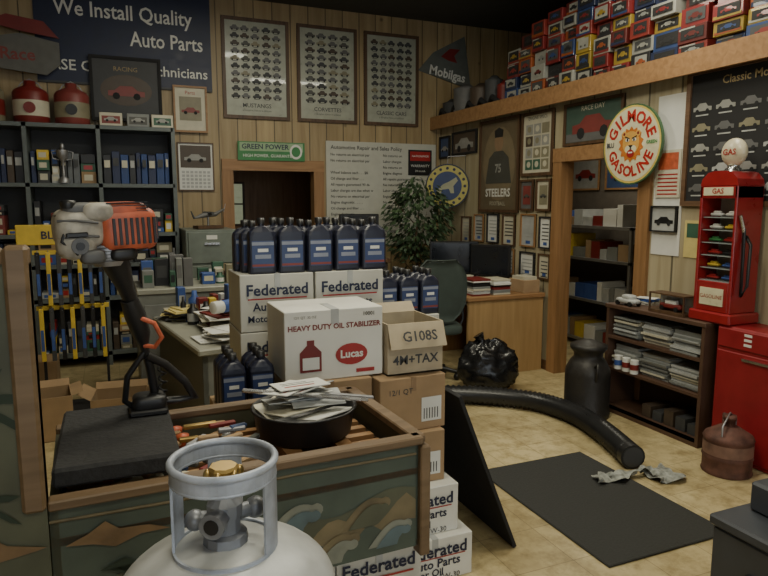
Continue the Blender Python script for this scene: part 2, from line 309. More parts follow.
FC=M('cabinet_green_grey',(.15,.175,.15),.45)
b=B(); b.box(0,0,0,.48,.65,1.32,FC,.006)
for i in range(4): b.box(.02,-.015,.04+i*.32,.46,0,.34+i*.32,FC,.006); b.box(.17,-.03,.22+i*.32,.31,-.015,.24+i*.32,CHR); rect(b,.19,.27+i*.32,.29,.31+i*.32,-.017,WHT)
b.done('filing_cabinet',(.64,6.3,0))
b=B(); b.box(-.13,-.07,0,.13,.07,.03,DWD); b.tube([(0,0,.03),(0,0,.12)],.012,STL)
b.tube([(-.15,0,.1),(-.05,0,.13),(.08,0,.14),(.17,0,.19)],[.006,.025,.022,.008],cols[5]); b.tube([(.0,-.12,.15),(.01,.12,.15)],[.016,.016],DGR,6); b.tube([(-.14,0,.1),(-.17,0,.17)],[.012,.006],DGR); b.cyl((.165,0,.16),(.185,0,.24),.004,STL,6); b.done('model_airplane',(.88,6.5,1.325),15)
b=B(); b.box(0,0,.0,.5,.3,.03,MBLK)
for x in(.02,.46): b.box(x,.2,.0,x+.02,.22,1.35,MBLK)
b.box(-.1,.17,1.27,.5,.2,1.42,YEL,.005); b.text("BLADES",.08,(.2,.165,1.34),NVY,bold=.02)
for r in range(2):
    z=1.2-r*.42; b.box(0,.16,z,.5,.2,z+.03,YEL)
    for i in range(7):
        x=.02+i*.07; b.box(x,.1,z-.38,x+.03,.13,z+.02,[BLK,YEL,DGR][(i+r)%3],.003); rect(b,x+.004,z-.3,x+.026,z-.14,.098,BLU); b.tube([(x+.017,.18,z+.02),(x+.017,.12,z+.03),(x+.017,.1,z)],.003,STL,5)
b.done('wiper_blade_rack',(-.55,5.2,0))
def carton(name,w,d,h,loc,rz=0,mat=CARD,openb=False,label=None):
    b=B()
    if openb:
        t=.006; b.box(0,0,0,w,d,.006,mat)
        b.box(0,0,0,w,t,h,mat);b.box(0,d-t,0,w,d,h,mat);b.box(0,t,0,t,d-t,h,mat);b.box(w-t,t,0,w,d-t,h,mat)
        if openb==2: b.poly([(0,0,h),(w,0,h),(w,-.04,h-.1),(0,-.04,h-.1)],mat)
        if openb==1: b.poly([(0,0,h),(0,d,h),(-.08,d,h+.05),(-.08,0,h+.05)],mat); b.poly([(w,0,h),(w,d,h),(w+.07,d,h+.02),(w+.07,0,h+.02)],mat)
        else: b.poly([(0,0,h),(0,d,h),(.03,d,h-.09),(.03,0,h-.09)],mat); b.poly([(w,0,h),(w,d,h),(w+.012,d,h-.09),(w+.012,0,h-.09)],mat)
        b.poly([(0,d,h),(w,d,h),(w,d+.04,h+.04),(0,d+.04,h+.04)],mat)
        b.box(.03,.03,.006,w-.03,d-.03,h*.55,DGR)
    else:
        b.box(0,0,0,w,d,h,mat,.003); b.box(w*.46,-.0015,h-.06,w*.54,d*.5,h+.0015,CARD2 if mat is CARD else LGR)
    if label: label(b,w,h)
    return b.done(name,loc,rz)
def lab_fed(b,w,h):
    b.text("Federated",.075*w/.36,(w*.5,-.004,h*.72),NVY,bold=.025); rect(b,w*.1,h*.56,w*.9,h*.585,-.004,RED); b.text("Auto Parts",.055*w/.36,(w*.5,-.004,h*.43),NVY,bold=.02); b.text("Motor Oil",.045*w/.36,(w*.35,-.004,h*.22),NVY,bold=.02); b.text("SAE 5W-30",.035*w/.36,(w*.6,-.004,h*.08),NVY)
def lab_small(b,w,h):
    rect(b,w*.62,h*.15,w*.93,h*.6,-.004,WHT)
    for i in range(6): rect(b,w*.65+i*w*.042,h*.2,w*.665+i*w*.042,h*.4,-.006,DGR)
    b.text("12/1 QT",h*.14,(w*.3,-.004,h*.75),DGR)
carton('cardboard_box',.32,.3,.3,(-.62,4.62,0),6,openb=1); carton('cardboard_box',.36,.3,.22,(-.2,4.75,0),-6,openb=1); carton('cardboard_box',.32,.3,.33,(-.78,5.6,0))
# ------------------------------------------------------------ grey desk
DK=M('desk_enamel',(.2,.21,.19),.4); DT=M('desk_top',(.3,.3,.25),.4)
b=B(); b.box(0,0,.71,1.5,1.25,.75,DT,.008); b.box(.03,.03,.05,.06,1.2,.71,DK); b.box(1.44,.03,.05,1.47,1.2,.71,DK); b.box(.03,.03,.3,1.47,.05,.71,DK); b.box(.03,.05,.05,.45,1.2,.7,DK)
for x in(.06,1.4):
    for y in(.06,1.15): b.box(x,y,0,x+.04,y+.04,.06,MBLK)
b.done('office_desk',(.42,3.7,0),8)
random.seed(5)
def papers(name,loc,rz,n,w,d,cols_,spread=.06):
    b=B();z=0
    for i in range(n):
        a=random.uniform(-.5,.5);t=random.uniform(.001,.012); b.T=Matrix.Translation((random.uniform(-spread,spread),random.uniform(-spread,spread),0))@Matrix.Rotation(a,4,'Z')
        b.box(-w/2,-d/2,z,w/2,d/2,z+t,random.choice(cols_)); z+=t+.0003
    b.T=Matrix(); return b.done(name,loc,rz)
PY=M('pale_yellow',(.6,.5,.2),.6)
papers('paper_stack',(.72,4.3,.7505),10,20,.22,.28,[WHT,WHT,CRM,DRED,cols[1],PY],.1)
papers('paper_stack',(.48,4.76,.7505),10,12,.26,.2,[PY,CRM,PY,DGR],.06)
papers('paper_stack',(.60,3.96,.7505),0,12,.2,.22,[WHT,CRM,WHT,WHT],.07)
papers('paper_stack',(1.1,3.95,.7505),0,16,.25,.2,[WHT,CRM,DGR,BLU],.05)
b=B(); b.T=Matrix.Rotation(R(90),4,'Y'); b.lathe([(.0,-.17),(.035,-.17),(.04,-.165),(.04,.1),(.03,.11),(.0,.11)],WHT,seg=14); b.lathe([(.041,-.1),(.041,.0)],BLU,seg=14,caps=False); b.T=Matrix(); b.done('paper_roll',(.70,4.12,.935),30)
clutter('desk_supplies',(.45,4.52,.7505),.9,.33,41,8,.24,.95,[WHT,CRM,DRED,BLK,BLU,GRY,LGR,YEL])
b=B(); b.box(0,0,0,1.2,.6,.9,DK,.01); b.box(.0,-.02,.88,1.22,.62,.92,DT,.005); b.box(.05,-.01,.1,.55,0,.8,GRY,.005); b.box(.62,-.01,.1,1.1,0,.8,GRY,.005); b.done('work_counter',(.15,5.2,0))
clutter('shop_supplies',(.2,5.24,.9205),.42,.5,42,0,.32,.9,[DGR,BLK,GRY,BLU,cols[5],cols[5],cols[4]])
clutter('shop_supplies',(.66,5.3,.9205),.6,.4,43,0,.16,.8)
# reception counter
b=B(); b.box(0,0,0,1.05,.5,.98,M('counter_dark',(.035,.033,.03),.5),.01); b.box(-.02,-.02,.98,1.07,.52,1.02,DWX,.006); b.box(.03,-.012,.1,.5,0,.92,DGR,.01); b.box(.55,-.012,.1,1.02,0,.92,DGR,.01); b.done('reception_counter',(1.5,5.9,0))
def monitor(name,loc,rz,w=.46,h=.3):
    b=B(); b.box(-.11,-.08,0,.11,.08,.015,BLK,.005); b.box(-.025,0,.015,.025,.02,.15,BLK); b.box(-w/2,-.02,.1,w/2,.02,.1+h,BLK,.008); rect(b,-w/2+.02,.125,w/2-.02,.08+h,-.021,M('screen_glass',(.012,.014,.018),.12)); return b.done(name,loc,rz)
monitor('computer_monitor',(2.36,6.22,1.021),-5,.42,.34); monitor('computer_monitor',(3.22,5.75,.745),-25,.5,.34); monitor('computer_monitor',(3.45,5.42,.745),-55,.42,.32)
b=B(); b.box(0,0,0,.36,.3,.16,DGR,.02); b.box(.04,-.05,.03,.32,.02,.05,LGR); b.box(.05,.05,.16,.31,.25,.2,BLK,.01); b.box(.08,-.04,.05,.28,.1,.055,WHT); b.done('desktop_printer',(1.7,6.0,1.021))
clutter('counter_supplies',(2.12,5.9,1.0205),.4,.15,44,0,.14,.9,[BLK,DGR,WHT,CRM,LGR])
# right desk
LAM=wood('desk_laminate',(.42,.27,.12),(.34,.21,.09),'Z',.4)
b=B(); b.box(0,0,.7,.83,1.1,.74,OAK,.006); b.box(.01,.02,.0,.82,.045,.7,LAM); b.box(.01,1.04,0,.82,1.07,.7,OAKZ); b.box(.78,.045,.1,.8,1.04,.7,OAKZ); b.box(.35,.05,.05,.78,.5,.69,OAKZ); b.done('wooden_desk',(2.89,4.88,0))
random.seed(21)
b=B()
for j in range(2):
    z=0
    for i in range(9): t=random.uniform(.012,.022); b.box(j*.22+random.uniform(0,.01),random.uniform(0,.02),z,j*.22+.19,.24,z+t,random.choice([WHT,CRM,BLK,DRED,LGR,GRY]),.002); z+=t
b.done('magazine_stack',(2.96,4.93,.7405))
b=B(); b.box(0,0,0,.18,.24,.12,CARD,.003); b.box(.02,.02,.12,.16,.22,.15,CRM); b.done('file_box',(3.5,4.92,.7405))
clutter('desk_supplies',(2.93,5.25,.7405),.4,.2,45,0,.18,.9,[WHT,CRM,BLK,LGR])
# office chair
CH=M('chair_fabric',(.05,.068,.06),.9)
b=B()
for i in range(5):
    a=i*2*math.pi/5+.3; b.tube([(0,0,.12),(.2*math.cos(a),.2*math.sin(a),.075)],[.025,.018],BLK); b.ell((.2*math.cos(a),.2*math.sin(a),.032),.031,BLK,10,6)
b.cyl((0,0,.1),(0,0,.44),.025,BLK); b.rbox((0,0,.48),(.22,.22,.05),CH)
vs=[];n=9;mm=9
for side in(0,1):
    for j in range(mm):
        for i in range(n):
            u=i/(n-1)*2-1;v=j/(mm-1); wv=.23*(1-.45*abs(v*2-1)**3); vs.append((u*wv,.16+.06*side-.05*u*u+.08*v,.56+.54*v))
fs=[]
for side in(0,1):
    o=side*n*mm
    for j in range(mm-1):
        for i in range(n-1): q=(o+j*n+i,o+j*n+i+1,o+(j+1)*n+i+1,o+(j+1)*n+i); fs.append(q if side==0 else q[::-1])
rim=[i for i in range(n)]+[j*n+n-1 for j in range(1,mm)]+[(mm-1)*n+i for i in range(n-2,-1,-1)]+[j*n for j in range(mm-2,0,-1)]
for k in range(len(rim)): a=rim[k];c=rim[(k+1)%len(rim)]; fs.append((a,c,c+n*mm,a+n*mm))
b.add(vs,fs,CH,True); b.box(-.04,.15,.46,.04,.2,.7,BLK)
for sx in(-1,1): b.tube([(sx*.2,.05,.47),(sx*.24,.05,.55),(sx*.24,.03,.68)],.013,BLK); b.box(sx*.24-.025,-.12,.68,sx*.24+.025,.1,.71,BLK,.01)
b.done('office_chair',(2.62,5.0,0),165)
# ficus
random.seed(9)
b=B(); b.lathe([(.13,0),(.17,.02),(.19,.32),(.2,.34),(.17,.34),(.16,.3),(0,.3)],M('pot_terracotta',(.12,.07,.045),.7),seg=24)
TR=M('bark',(.12,.08,.05),.9); b.tube([(0,0,.3),(.03,0,.7),(-.02,.02,1.1),(.03,0,1.6)],[.025,.02,.016,.006],TR)
LF=[M('leaf_a',(.04,.075,.03),.5),M('leaf_b',(.065,.11,.05),.5),M('leaf_c',(.022,.048,.02),.5)]
for i in range(16):
    a=random.uniform(0,6.28);z=random.uniform(.9,1.5); e=Vector((.3*math.cos(a),.3*math.sin(a),z+random.uniform(0,.25))); b.tube([(0,0,z-.15),(e.x*.5,e.y*.5,z),tuple(e)],[.008,.005,.002],TR,5)
for i in range(2300):
    a=random.uniform(0,6.28);ph=math.acos(random.uniform(-1,1));rr=random.uniform(.25,1)**.5
    p=Vector((.38*rr*math.sin(ph)*math.cos(a),.38*rr*math.sin(ph)*math.sin(a),1.36+.5*rr*math.cos(ph)))
    if noise.noise(p*5)<-.12: continue
    dr=Vector((math.cos(a)+random.uniform(-.6,.6),math.sin(a)+random.uniform(-.6,.6),random.uniform(-1.3,-.1))).normalized(); sd=dr.cross(Vector((random.uniform(-1,1),random.uniform(-1,1),1))).normalized()*.017; l=.08
    b.add([p,p+dr*l*.45+sd,p+dr*l,p+dr*l*.45-sd],[(0,1,2,3)],random.choice(LF))
b.done('potted_ficus',(3.12,6.40,0))
# ------------------------------------------------------------ right wall items
def rw(b,name,yl,zb,dx=0): return b.done(name,(XR-.001-dx,yl,zb),-90)
b=frame(.74,.96,DWD,M('brown_print',(.13,.10,.06),.5),.03)
flat(b,pc(.37,.5,.3,.38),-.012,M('brown_print2',(.19,.15,.09),.5)); b.prism(pc(.37,.72,.08,.1),-.014,-.013,M('skin_tone_print',(.26,.17,.1),.6)); b.prism([(.13,.3),(.61,.3),(.55,.56),(.45,.63),(.29,.63),(.19,.56)],-.015,-.013,M('print_jersey',(.06,.06,.05),.6)); b.text("75",.12,(.37,-.017,.45),cols[6],bold=.03); b.prism([(.3,.77),(.44,.77),(.45,.84),(.37,.87),(.29,.84)],-.016,-.014,BLK)
b.text("STEELERS",.115,(.37,-.018,.2),WHT,bold=.025,sx=.98); b.text("FOOTBALL",.06,(.37,-.018,.09),CRM); rw(b,'sports_poster',6.13,1.475)
b=frame(.5,.6,DWD,CRM,.03)
for i in range(4):
    for j in range(3): rect(b,.07+j*.125,.06+i*.11,.18+j*.125,.155+i*.11,-.012,random.choice(cols[2:])); flat(b,pc(.125+j*.125,.11+i*.11,.03,.03,10),-.0125,random.choice([CRM,LGR,cols[3]]))
b.text("ENGINE SPECS",.045,(.25,-.013,.54),DGR); rw(b,'framed_chart',5.36,1.83)
for k,(y,z) in enumerate([(5.36,1.5),(5.1,1.5)]):
    b=frame(.22,.3,DWD,[cols[5],CRM][k],.02); rect(b,.05,.06,.17,.24,-.012,[cols[0],cols[3]][k]); car(b,.11,.14,.1,-.013,cols[2]); rw(b,'photo_frame',y,z)
b=frame(.55,.26,MBLK,cols[7],.02); car(b,.27,.11,.4,-.012,cols[6]); rw(b,'photo_frame',6.75,2.12)
b=frame(.25,.26,MBLK,cols[1],.02); car(b,.12,.11,.18,-.012,cols[6]); rw(b,'photo_frame',7.06,2.1)
for i,(y,z,w,h) in enumerate([(6.5,1.12,.2,.3),(6.22,1.15,.2,.3),(5.95,1.15,.22,.31),(5.65,1.14,.22,.32),(5.33,1.15,.24,.32),(5.03,1.15,.18,.3),(5.95,.85,.22,.26),(5.65,.85,.22,.26),(5.33,.86,.24,.24),(5.03,.86,.18,.24)]):
    b=frame(w,h,[DWD,OAKZ,MBLK][i%3],[CRM,WHT,LGR][(i*2)%3],.014); 
    for j in range(5): rect(b,.04,h-.08-j*.035,w-.04,h-.07-j*.035,-.012,DGR if i%2 else LGR)
    rect(b,w*.35,.03,w*.65,.06,-.012,BLU); rw(b,'framed_certificate',y,z)
b=frame(.72,.36,DWD,M('green_dim',(.05,.09,.07),.5),.025); rect(b,.03,.03,.69,.1,-.0115,cols[5]); car(b,.36,.15,.5,-.012,cols[0]); b.text("RACE DAY",.06,(.36,-.013,.3),CRM); rw(b,'racing_picture',4.72,2.07)
b=B(); b.prism(pc(0,0,.25,.25,32),0,.02,NVY); flat(b,pc(0,0,.235,.235,32),-.001,M('sign_gold',(.4,.35,.1),.5)); flat(b,pc(0,0,.165,.165,32),-.003,M('sign_blue_dull',(.03,.05,.13),.5))
b.prism([(-.12,-.05),(-.05,.02),(.02,.05),(.1,.1),(.12,.06),(.07,0),(.08,-.08),(.04,-.08),(.02,-.03),(-.06,-.04),(-.07,-.09),(-.1,-.09)],-.005,-.004,M('dino_grey',(.3,.3,.2),.5))
for i in range(16):
    a=i*math.pi/8; flat(b,pc(.2*math.cos(a),.2*math.sin(a),.018,.018,6),-.003,NVY)
b.tube([(.0,.01,.25),(.0,.01,.33)],.004,STL); b.tube([(0,.01,.33),(.2,.05,.34)],.006,STL); b.done('dinosaur_sign',(3.54,6.50,1.76),-35)
# lion sign
EC=M('enamel_cream',(.62,.58,.40),.3)
b=B(); b.prism(pc(0,0,.3,.3,40),-.02,0,M('enamel_green',(.06,.13,.06),.3))
flat(b,pc(0,0,.29,.29,40),-.021,M('enamel_yellow',(.6,.45,.12),.3)); flat(b,pc(0,0,.275,.275,40),-.022,EC)
LN=M('enamel_orange',(.5,.16,.03),.35); LR=M('enamel_letter_red',(.4,.02,.015),.4); LY=M('lion_face',(.6,.33,.08),.4)
def arc_text(t,rad,size,angs,flip,mat,y=-.0235,sx=1):
    for i,c in enumerate(t):
        a=R(angs[i]); x=rad*math.cos(a);z=rad*math.sin(a)
        rot=Matrix.Rotation(R(90),4,'X')@Matrix.Rotation(a-math.pi/2 if not flip else a+math.pi/2,4,'Z'); b.text(c,size,(x,y,z),mat,rot=rot,bold=.035,sx=sx)
arc_text("GILMORE",.205,.12,[155,133,116,92,65,42,22],False,LR)
arc_text("GASOLINE",.205,.11,[203,223,242,262,281,296,313,334],True,LR)
b.text("BLU",.05,(-.215,-.026,.005),NVY,bold=.03,sx=.9); b.text("GREEN",.034,(.205,-.026,.005),GRN,bold=.03)
flat(b,[((.13 if i%2 else .105)*math.cos(i*math.pi/14),-.0+(.135 if i%2 else .11)*math.sin(i*math.pi/14)) for i in range(28)],-.0245,LN)
flat(b,pc(0,.01,.085,.09,18),-.0255,LY)
for sx in(-1,1): flat(b,pc(sx*.07,.08,.024,.024,10),-.026,LY); flat(b,pc(sx*.07,.08,.012,.012,8),-.0265,DRED); flat(b,pc(sx*.025,-.035,.034,.028,12),-.0265,EC)
flat(b,pc(0,-.068,.038,.03,12),-.027,RED); flat(b,[(-.025,-.055),(.025,-.055),(.018,-.066),(-.018,-.066)],-.028,WHT); flat(b,[(-.024,-.005),(.024,-.005),(.0,-.03)],-.028,BLK)
for sx in(-1,1): flat(b,pc(sx*.035,.035,.02,.014,10),-.0265,WHT); flat(b,pc(sx*.033,.034,.009,.011,8),-.028,BLK); flat(b,[(sx*.012,.048),(sx*.06,.064),(sx*.06,.055),(sx*.012,.04)],-.028,BLK)
b.prism(pc(0,0,.04,.04,8),0,.03,STL)
b.done('round_gasoline_sign',(XR-.067,3.83,2.02),-90)
b=frame(1.0,.92,wood('frame_brown',(.16,.09,.05),(.1,.055,.03),'X'),MBLK,.035)
for r in range(5):
    for c in range(5):
        car(b,.13+c*.18,.12+r*.135,.145,-.0125,random.choice([cols[6],cols[3],cols[6],LGR,cols[5]]),.065); rect(b,.08+c*.18,.068+r*.135,.18+c*.18,.077+r*.135,-.0125,LGR)
b.text("Classic Motors",.075,(.5,-.0125,.82),M('print_gold',(.3,.22,.1),.5),bold=.01); rw(b,'truck_chart',3.40,1.56)
b=B(); b.box(0,-.006,0,.26,0,1.15,WHT); rw(b,'notice_board',3.66,1.2)
b=B(); b.box(0,-.008,0,.22,0,.34,CRM); rect(b,.02,.2,.2,.32,-.009,ORG)
for j in range(6): rect(b,.02,.02+j*.028,.2,.03+j*.028,-.009,RED)
b.done('wall_calendar.001',(XR-.009,3.64,1.62),-90)
b=frame(.24,.19,BLK,LGR,.01); car(b,.12,.08,.17,-.012,BLK); b.done('vintage_car_photo',(XR-.009,3.66,1.37),-90)
b=B(); b.box(0,-.005,0,.2,0,.26,PY); rect(b,.02,.14,.18,.24,-.006,cols[4]); rw(b,'flyer',3.36,1.2)
b=B(); b.box(0,-.01,0,.5,0,.55,M('paper_blue',(.24,.32,.4),.6)); rect(b,.03,.3,.47,.52,-.012,WHT); rw(b,'price_poster',2.6,.95)
# toy car boxes on the ledge
random.seed(33)
TC_=[M('toybox_%d'%i,c,.45,coat=.3) for i,c in enumerate([(.17,.015,.015),(.2,.022,.015),(.09,.012,.01),(.28,.19,.025),(.02,.045,.14),(.28,.28,.25),(.25,.06,.015),(.016,.016,.018),(.012,.02,.06),(.16,.012,.012)])]
b=B(); y=5.62
while y>1.9:
    w=random.uniform(.18,.27); top=2.98+min(.55,max(0,(5.6-y)*.3)); z=2.561
    while z<top:
        h=random.uniform(.09,.14); m=random.choice(TC_); xo=random.uniform(0,.06); ww=w*random.uniform(.85,1)
        b.box(3.67+xo,y-ww+.005,z,3.84+xo,y,z+h,m,.003)
        T0=b.T; b.T=Matrix.Translation((3.669+xo,y,z))@Matrix.Rotation(R(-90),4,'Z')
        if random.random()<.4: rect(b,.01,.01,ww-.015,h*.28,-.002,random.choice(TC_))
        if random.random()<.3: rect(b,.012,h*.8,ww*.6,h-.008,-.002,TC_[5])
        wx0=random.uniform(.02,.05); rect(b,wx0,h*.22,ww-.025,h-.018,-.003,random.choice([MBLK,MBLK,MBLK,DGR,TC_[5]])); car(b,(wx0+ww-.025)/2,h*.5,ww*.5,-.005,random.choice(TC_+[GRY]),h*.35)
        b.T=T0; z+=h+.001
    y-=w
b.done('toy_car_box_collection')
b=B()
for i,(y,z,h,r,m) in enumerate([(6.9,0,.18,.13,DGR),(6.6,0,.3,.15,cols[5]),(6.27,0,.26,.13,cols[7]),(6.02,0,.3,.1,DGR),(5.8,0,.22,.09,DRED)]):
    b.lathe([(r,0),(r*1.03,.02),(r,.04),(r,h-.03),(r*1.03,h),(r*.6,h+.02),(r*.3,h+.05),(0,h+.05)],m,c=(3.83,y,2.561),seg=18)
    b.tube([(3.72,y-.05,2.592),(3.70,y+.05,2.66),(3.74,y+.15,2.62)],.03,MBLK,8)
b.done('motor_part_cans')
# ------------------------------------------------------------ bookshelf + pump
BS=M('bookshelf_brown',(.085,.045,.028),.5,scale=5); x0,x1,y0,y1=3.43,3.745,2.87,3.75
b=B(); b.box(x0,y0,0,x1,y0+.025,.8,BS); b.box(x0,y1-.025,0,x1,y1,.8,BS); b.box(x0-.01,y0-.01,.8,x1,y1+.01,.83,BS,.004); b.box(x1-.01,y0,0,x1,y1,.8,BS)
for z in(.03,.33,.57): b.box(x0,y0+.025,z,x1-.01,y1-.025,z+.02,BS)
b.box(x0,y0+.025,0,x0+.02,y1-.025,.05,BS); b.done('bookshelf')
random.seed(14); b=B()
for z,n_ in((.3505,3),(.5905,3)):
    for j in range(n_):
        zz=z; yy=y0+.04+j*.27; H=random.uniform(.13,.19)
        if z>.5: H=min(H,.17)
        while zz<z+H: t=random.uniform(.006,.018); b.box(x0+.02+random.uniform(0,.05),yy+random.uniform(0,.03),zz,x1-.03,yy+.25,zz+t,random.choice([LGR,CRM,LGR,GRY,GRY])); zz+=t
for i in range(5): b.box(x0+.05,y0+.05+i*.1,.051,x1-.05,y0+.13+i*.1,.12+.02*(i%3),random.choice([DGR,DGR,cols[7]]))
b.done('catalog_stacks')
b=B()
for i,y in enumerate((3.62,3.54,3.46)): b.lathe([(.03,0),(.03,.1)],WHT,c=(3.445,y,.3505),seg=14); b.lathe([(.031,.03),(.031,.07)],DRED if i else BLU,c=(3.445,y,.35),seg=14,caps=False)
b.done('spool_cups')
PR=M('pump_red',(.27,.012,.014),.3,coat=.4)
b=B(); W=.27
b.box(-.02,-.02,0,W+.02,.25,.07,PR,.01); b.box(0,0,.07,.02,.23,.86,PR,.004); b.box(W-.02,0,.07,W,.23,.86,PR,.004); b.box(.02,.2,.07,W-.02,.23,.86,PR)
b.box(.02,.0,.07,W-.02,.2,.26,PR,.004); b.box(0,0,.78,W,.23,.86,PR,.006)
b.prism([(0,.86),(W,.86),(W-.01,.9),(W-.05,.94),(W/2+.04,.95),(W/2-.04,.95),(.05,.94),(.01,.9)],0,.23,PR)
b.box(.02,.17,.26,W-.02,.2,.78,M('display_back',(.42,.44,.42),.5))
for z in(.26,.34,.42,.5,.58,.66): 
    b.box(.02,.02,z,W-.02,.17,z+.006,GLASS); mm=random.choice([YEL,BLU,WHT,GRN,RED])
    for xo in(.03,.14): b.box(xo,.06,z+.012,xo+.09,.1,z+.03,mm,.008); b.box(xo+.02,.065,z+.027,xo+.07,.095,z+.043,mm,.006); mm=random.choice([YEL,BLU,WHT,BLK,RED])
b.box(.03,-.005,.80,W-.03,0,.85,EC); b.text("GAS",.045,(W/2,-.007,.825),RED,bold=.02); b.box(.05,-.005,.11,W-.05,0,.22,EC); b.text("GASOLINE",.035,(W/2,-.007,.165),PR)
b.lathe([(.05,.95),(.035,.97),(.035,.985)],CHR,c=(W/2,.115,0),seg=16)
b.T=Matrix.Translation((W/2,.115,1.065)); GL=M('globe_glass',(.55,.5,.36),.25); b.ell((0,0,0),(.088,.045,.088),GL,24,14)
b.text("GAS",.05,(0,-.047,0),RED,bold=.02); b.T=Matrix()
b.tube([(W,.1,.55),(W+.05,.08,.5),(W+.06,.06,.25),(W+.03,.05,.18),(W+.02,.06,.4),(W+.015,.06,.6)],.01,BLK,8); b.tube([(W+.01,.06,.58),(W+.012,.02,.68)],[.014,.01],CHR)
b.done('vintage_gas_pump',(3.48,3.02,.8305),-90)
b=B(); b.box(0,0,0,.3,.12,.02,DWD); b.box(0,0,.13,.3,.12,.14,DWD)
for x in(0,.29):
    for y in(0,.11): b.box(x,y,.02,x+.01,y+.01,.13,DWD)
b.box(.01,.105,.02,.29,.11,.13,LGR); b.box(.06,.03,.035,.24,.08,.07,DRED,.01); b.box(.1,.035,.06,.2,.075,.095,WHT,.01)
for dx in(.09,.21): b.cyl((dx,.025,.037),(dx,.085,.037),.017,BLK,10)
b.done('model_car_display_case',(3.445,3.36,.8305),-90)
b=B(); b.rbox((.1,.05,.035),(.1,.045,.02),LGR,.6); b.rbox((.11,.05,.06),(.055,.038,.022),LGR,.6)
for dx in(.04,.16):
    for dy in(.0,.085): b.cyl((dx,dy,.018),(dx,dy+.015,.018),.018,BLK,10)
b.done('model_car',(3.44,3.7,.8305),-90)
papers('paper_stack',(3.66,3.58,.8305),0,8,.1,.14,[WHT,CRM,BLU],.005)
CR=M('cabinet_red',(.25,.012,.016),.4)
b=B(); b.box(0,0,0,.75,.27,.83,CR,.01)
b.box(.015,-.012,.03,.735,0,.68,CR,.008); b.box(.015,-.012,.7,.735,0,.82,CR,.008); b.box(.2,-.025,.64,.55,-.012,.655,CHR)
for i in range(3): b.box(.2,-.015,.79-i*.03,.25,-.012,.805-i*.03,WHT)
b.done('red_tool_cabinet',(3.475,2.82,0),-90)
MK=M('milk_can_metal',(.04,.037,.034),.45,.5,bump=.3,scale=25)
b=B(); b.lathe([(.16,0),(.17,.015),(.17,.04),(.165,.05),(.165,.32),(.16,.36),(.13,.42),(.105,.45),(.105,.48),(.13,.51),(.135,.52),(.135,.54),(.11,.55),(.035,.575),(0,.577)],MK,seg=28)
for sx in(-1,1): b.tube([(sx*.14,0,.4),(sx*.19,0,.43),(sx*.19,0,.36),(sx*.163,0,.3)],.01,MK)
b.done('milk_can',(3.22,3.69,0),70)
RU=M('rusty_metal',(.12,.055,.04),.7,.3,var=.5,scale=14,bump=.4)
b=B(); b.lathe([(.135,0),(.14,.01),(.135,.02),(.135,.09),(.14,.1),(.135,.11),(.135,.2),(.14,.21),(.13,.23),(.06,.275),(.05,.28),(0,.28)],RU,seg=28)
b.lathe([(.03,.27),(.03,.32),(.036,.32),(.036,.345),(0,.345)],RU,seg=14); b.tube([(-.11,0,.22),(-.11,0,.3),(0,0,.36),(.11,0,.3),(.11,0,.22)],.005,STL); b.tube([(.06,.04,.25),(.12,.07,.31)],[.02,.012],RU)
b.lathe([(.1365,.12),(.1365,.19)],M('faded_label',(.2,.11,.08),.7,var=.4),seg=28,caps=False)
b.done('rusty_gas_can',(3.30,2.55,0),20)
b=B(); b.box(1.93,2.02,0,2.68,3.11,.012,M('rubber_floor_mat',(.028,.029,.027),.85,bump=.3,scale=80,var=.25),.004); b.done('rubber_mat')
ctrl=[(1.95,4.5),(2.3,4.38),(2.66,4.17),(2.92,3.9),(3.0,3.55),(2.94,3.2),(2.82,2.84)]
def cat(P,n):
    out=[]
    for i in range(len(P)-1):
        p0=Vector(P[max(i-1,0)]);p1=Vector(P[i]);p2=Vector(P[i+1]);p3=Vector(P[min(i+2,len(P)-1)])
        for k in range(n):
            t=k/n; out.append(.5*((2*p1)+(p2-p0)*t+(2*p0-5*p1+4*p2-p3)*t*t+(3*p1-p0-3*p2+p3)*t**3))
    out.append(Vector(P[-1])); return out
pp=cat([(x,y,.077) for x,y in ctrl],20); b=B(); b.tube(pp,[.076 if i%2 else .062 for i in range(len(pp))],M('hose_rubber',(.018,.018,.019),.3),14); e=pp[-1]; dirv=(pp[-1]-pp[-3]).normalized(); b.cyl(e,e+dirv*.06,.075,BLK,16); b.cyl(e+dirv*.061,e+dirv*.062,.062,DGR,16)
b.done('exhaust_hose')
def rag(name,loc,w,d,mat,h=.05,seed=0,rz=0):
    b=B();n=26;vs=[];fs=[]
    for j in range(n):
        for i in range(n):
            x=(i/(n-1)-.5)*w;y=(j/(n-1)-.5)*d; s_=noise.noise(Vector((x*14+seed,y*14,0))); q=noise.noise(Vector((x*4,y*4+seed,3))); vs.append((x+q*.12,y+s_*.06,.004+abs(s_)*h+abs(q)*h*.5))
    for j in range(n-1):
        for i in range(n-1): fs.append((j*n+i,j*n+i+1,(j+1)*n+i+1,(j+1)*n+i))
    b.add(vs,fs,mat,True); return b.done(name,loc,rz)
RG=M('rag_cloth',(.24,.25,.23),.9,var=.5,scale=30); rag('shop_rag',(2.63,2.70,0.012),.38,.09,RG,.06,2,-8); rag('shop_rag',(2.87,2.64,0),.14,.18,RG,.05,7)
b=B();vs=[];fs=[];n=44;mm=32
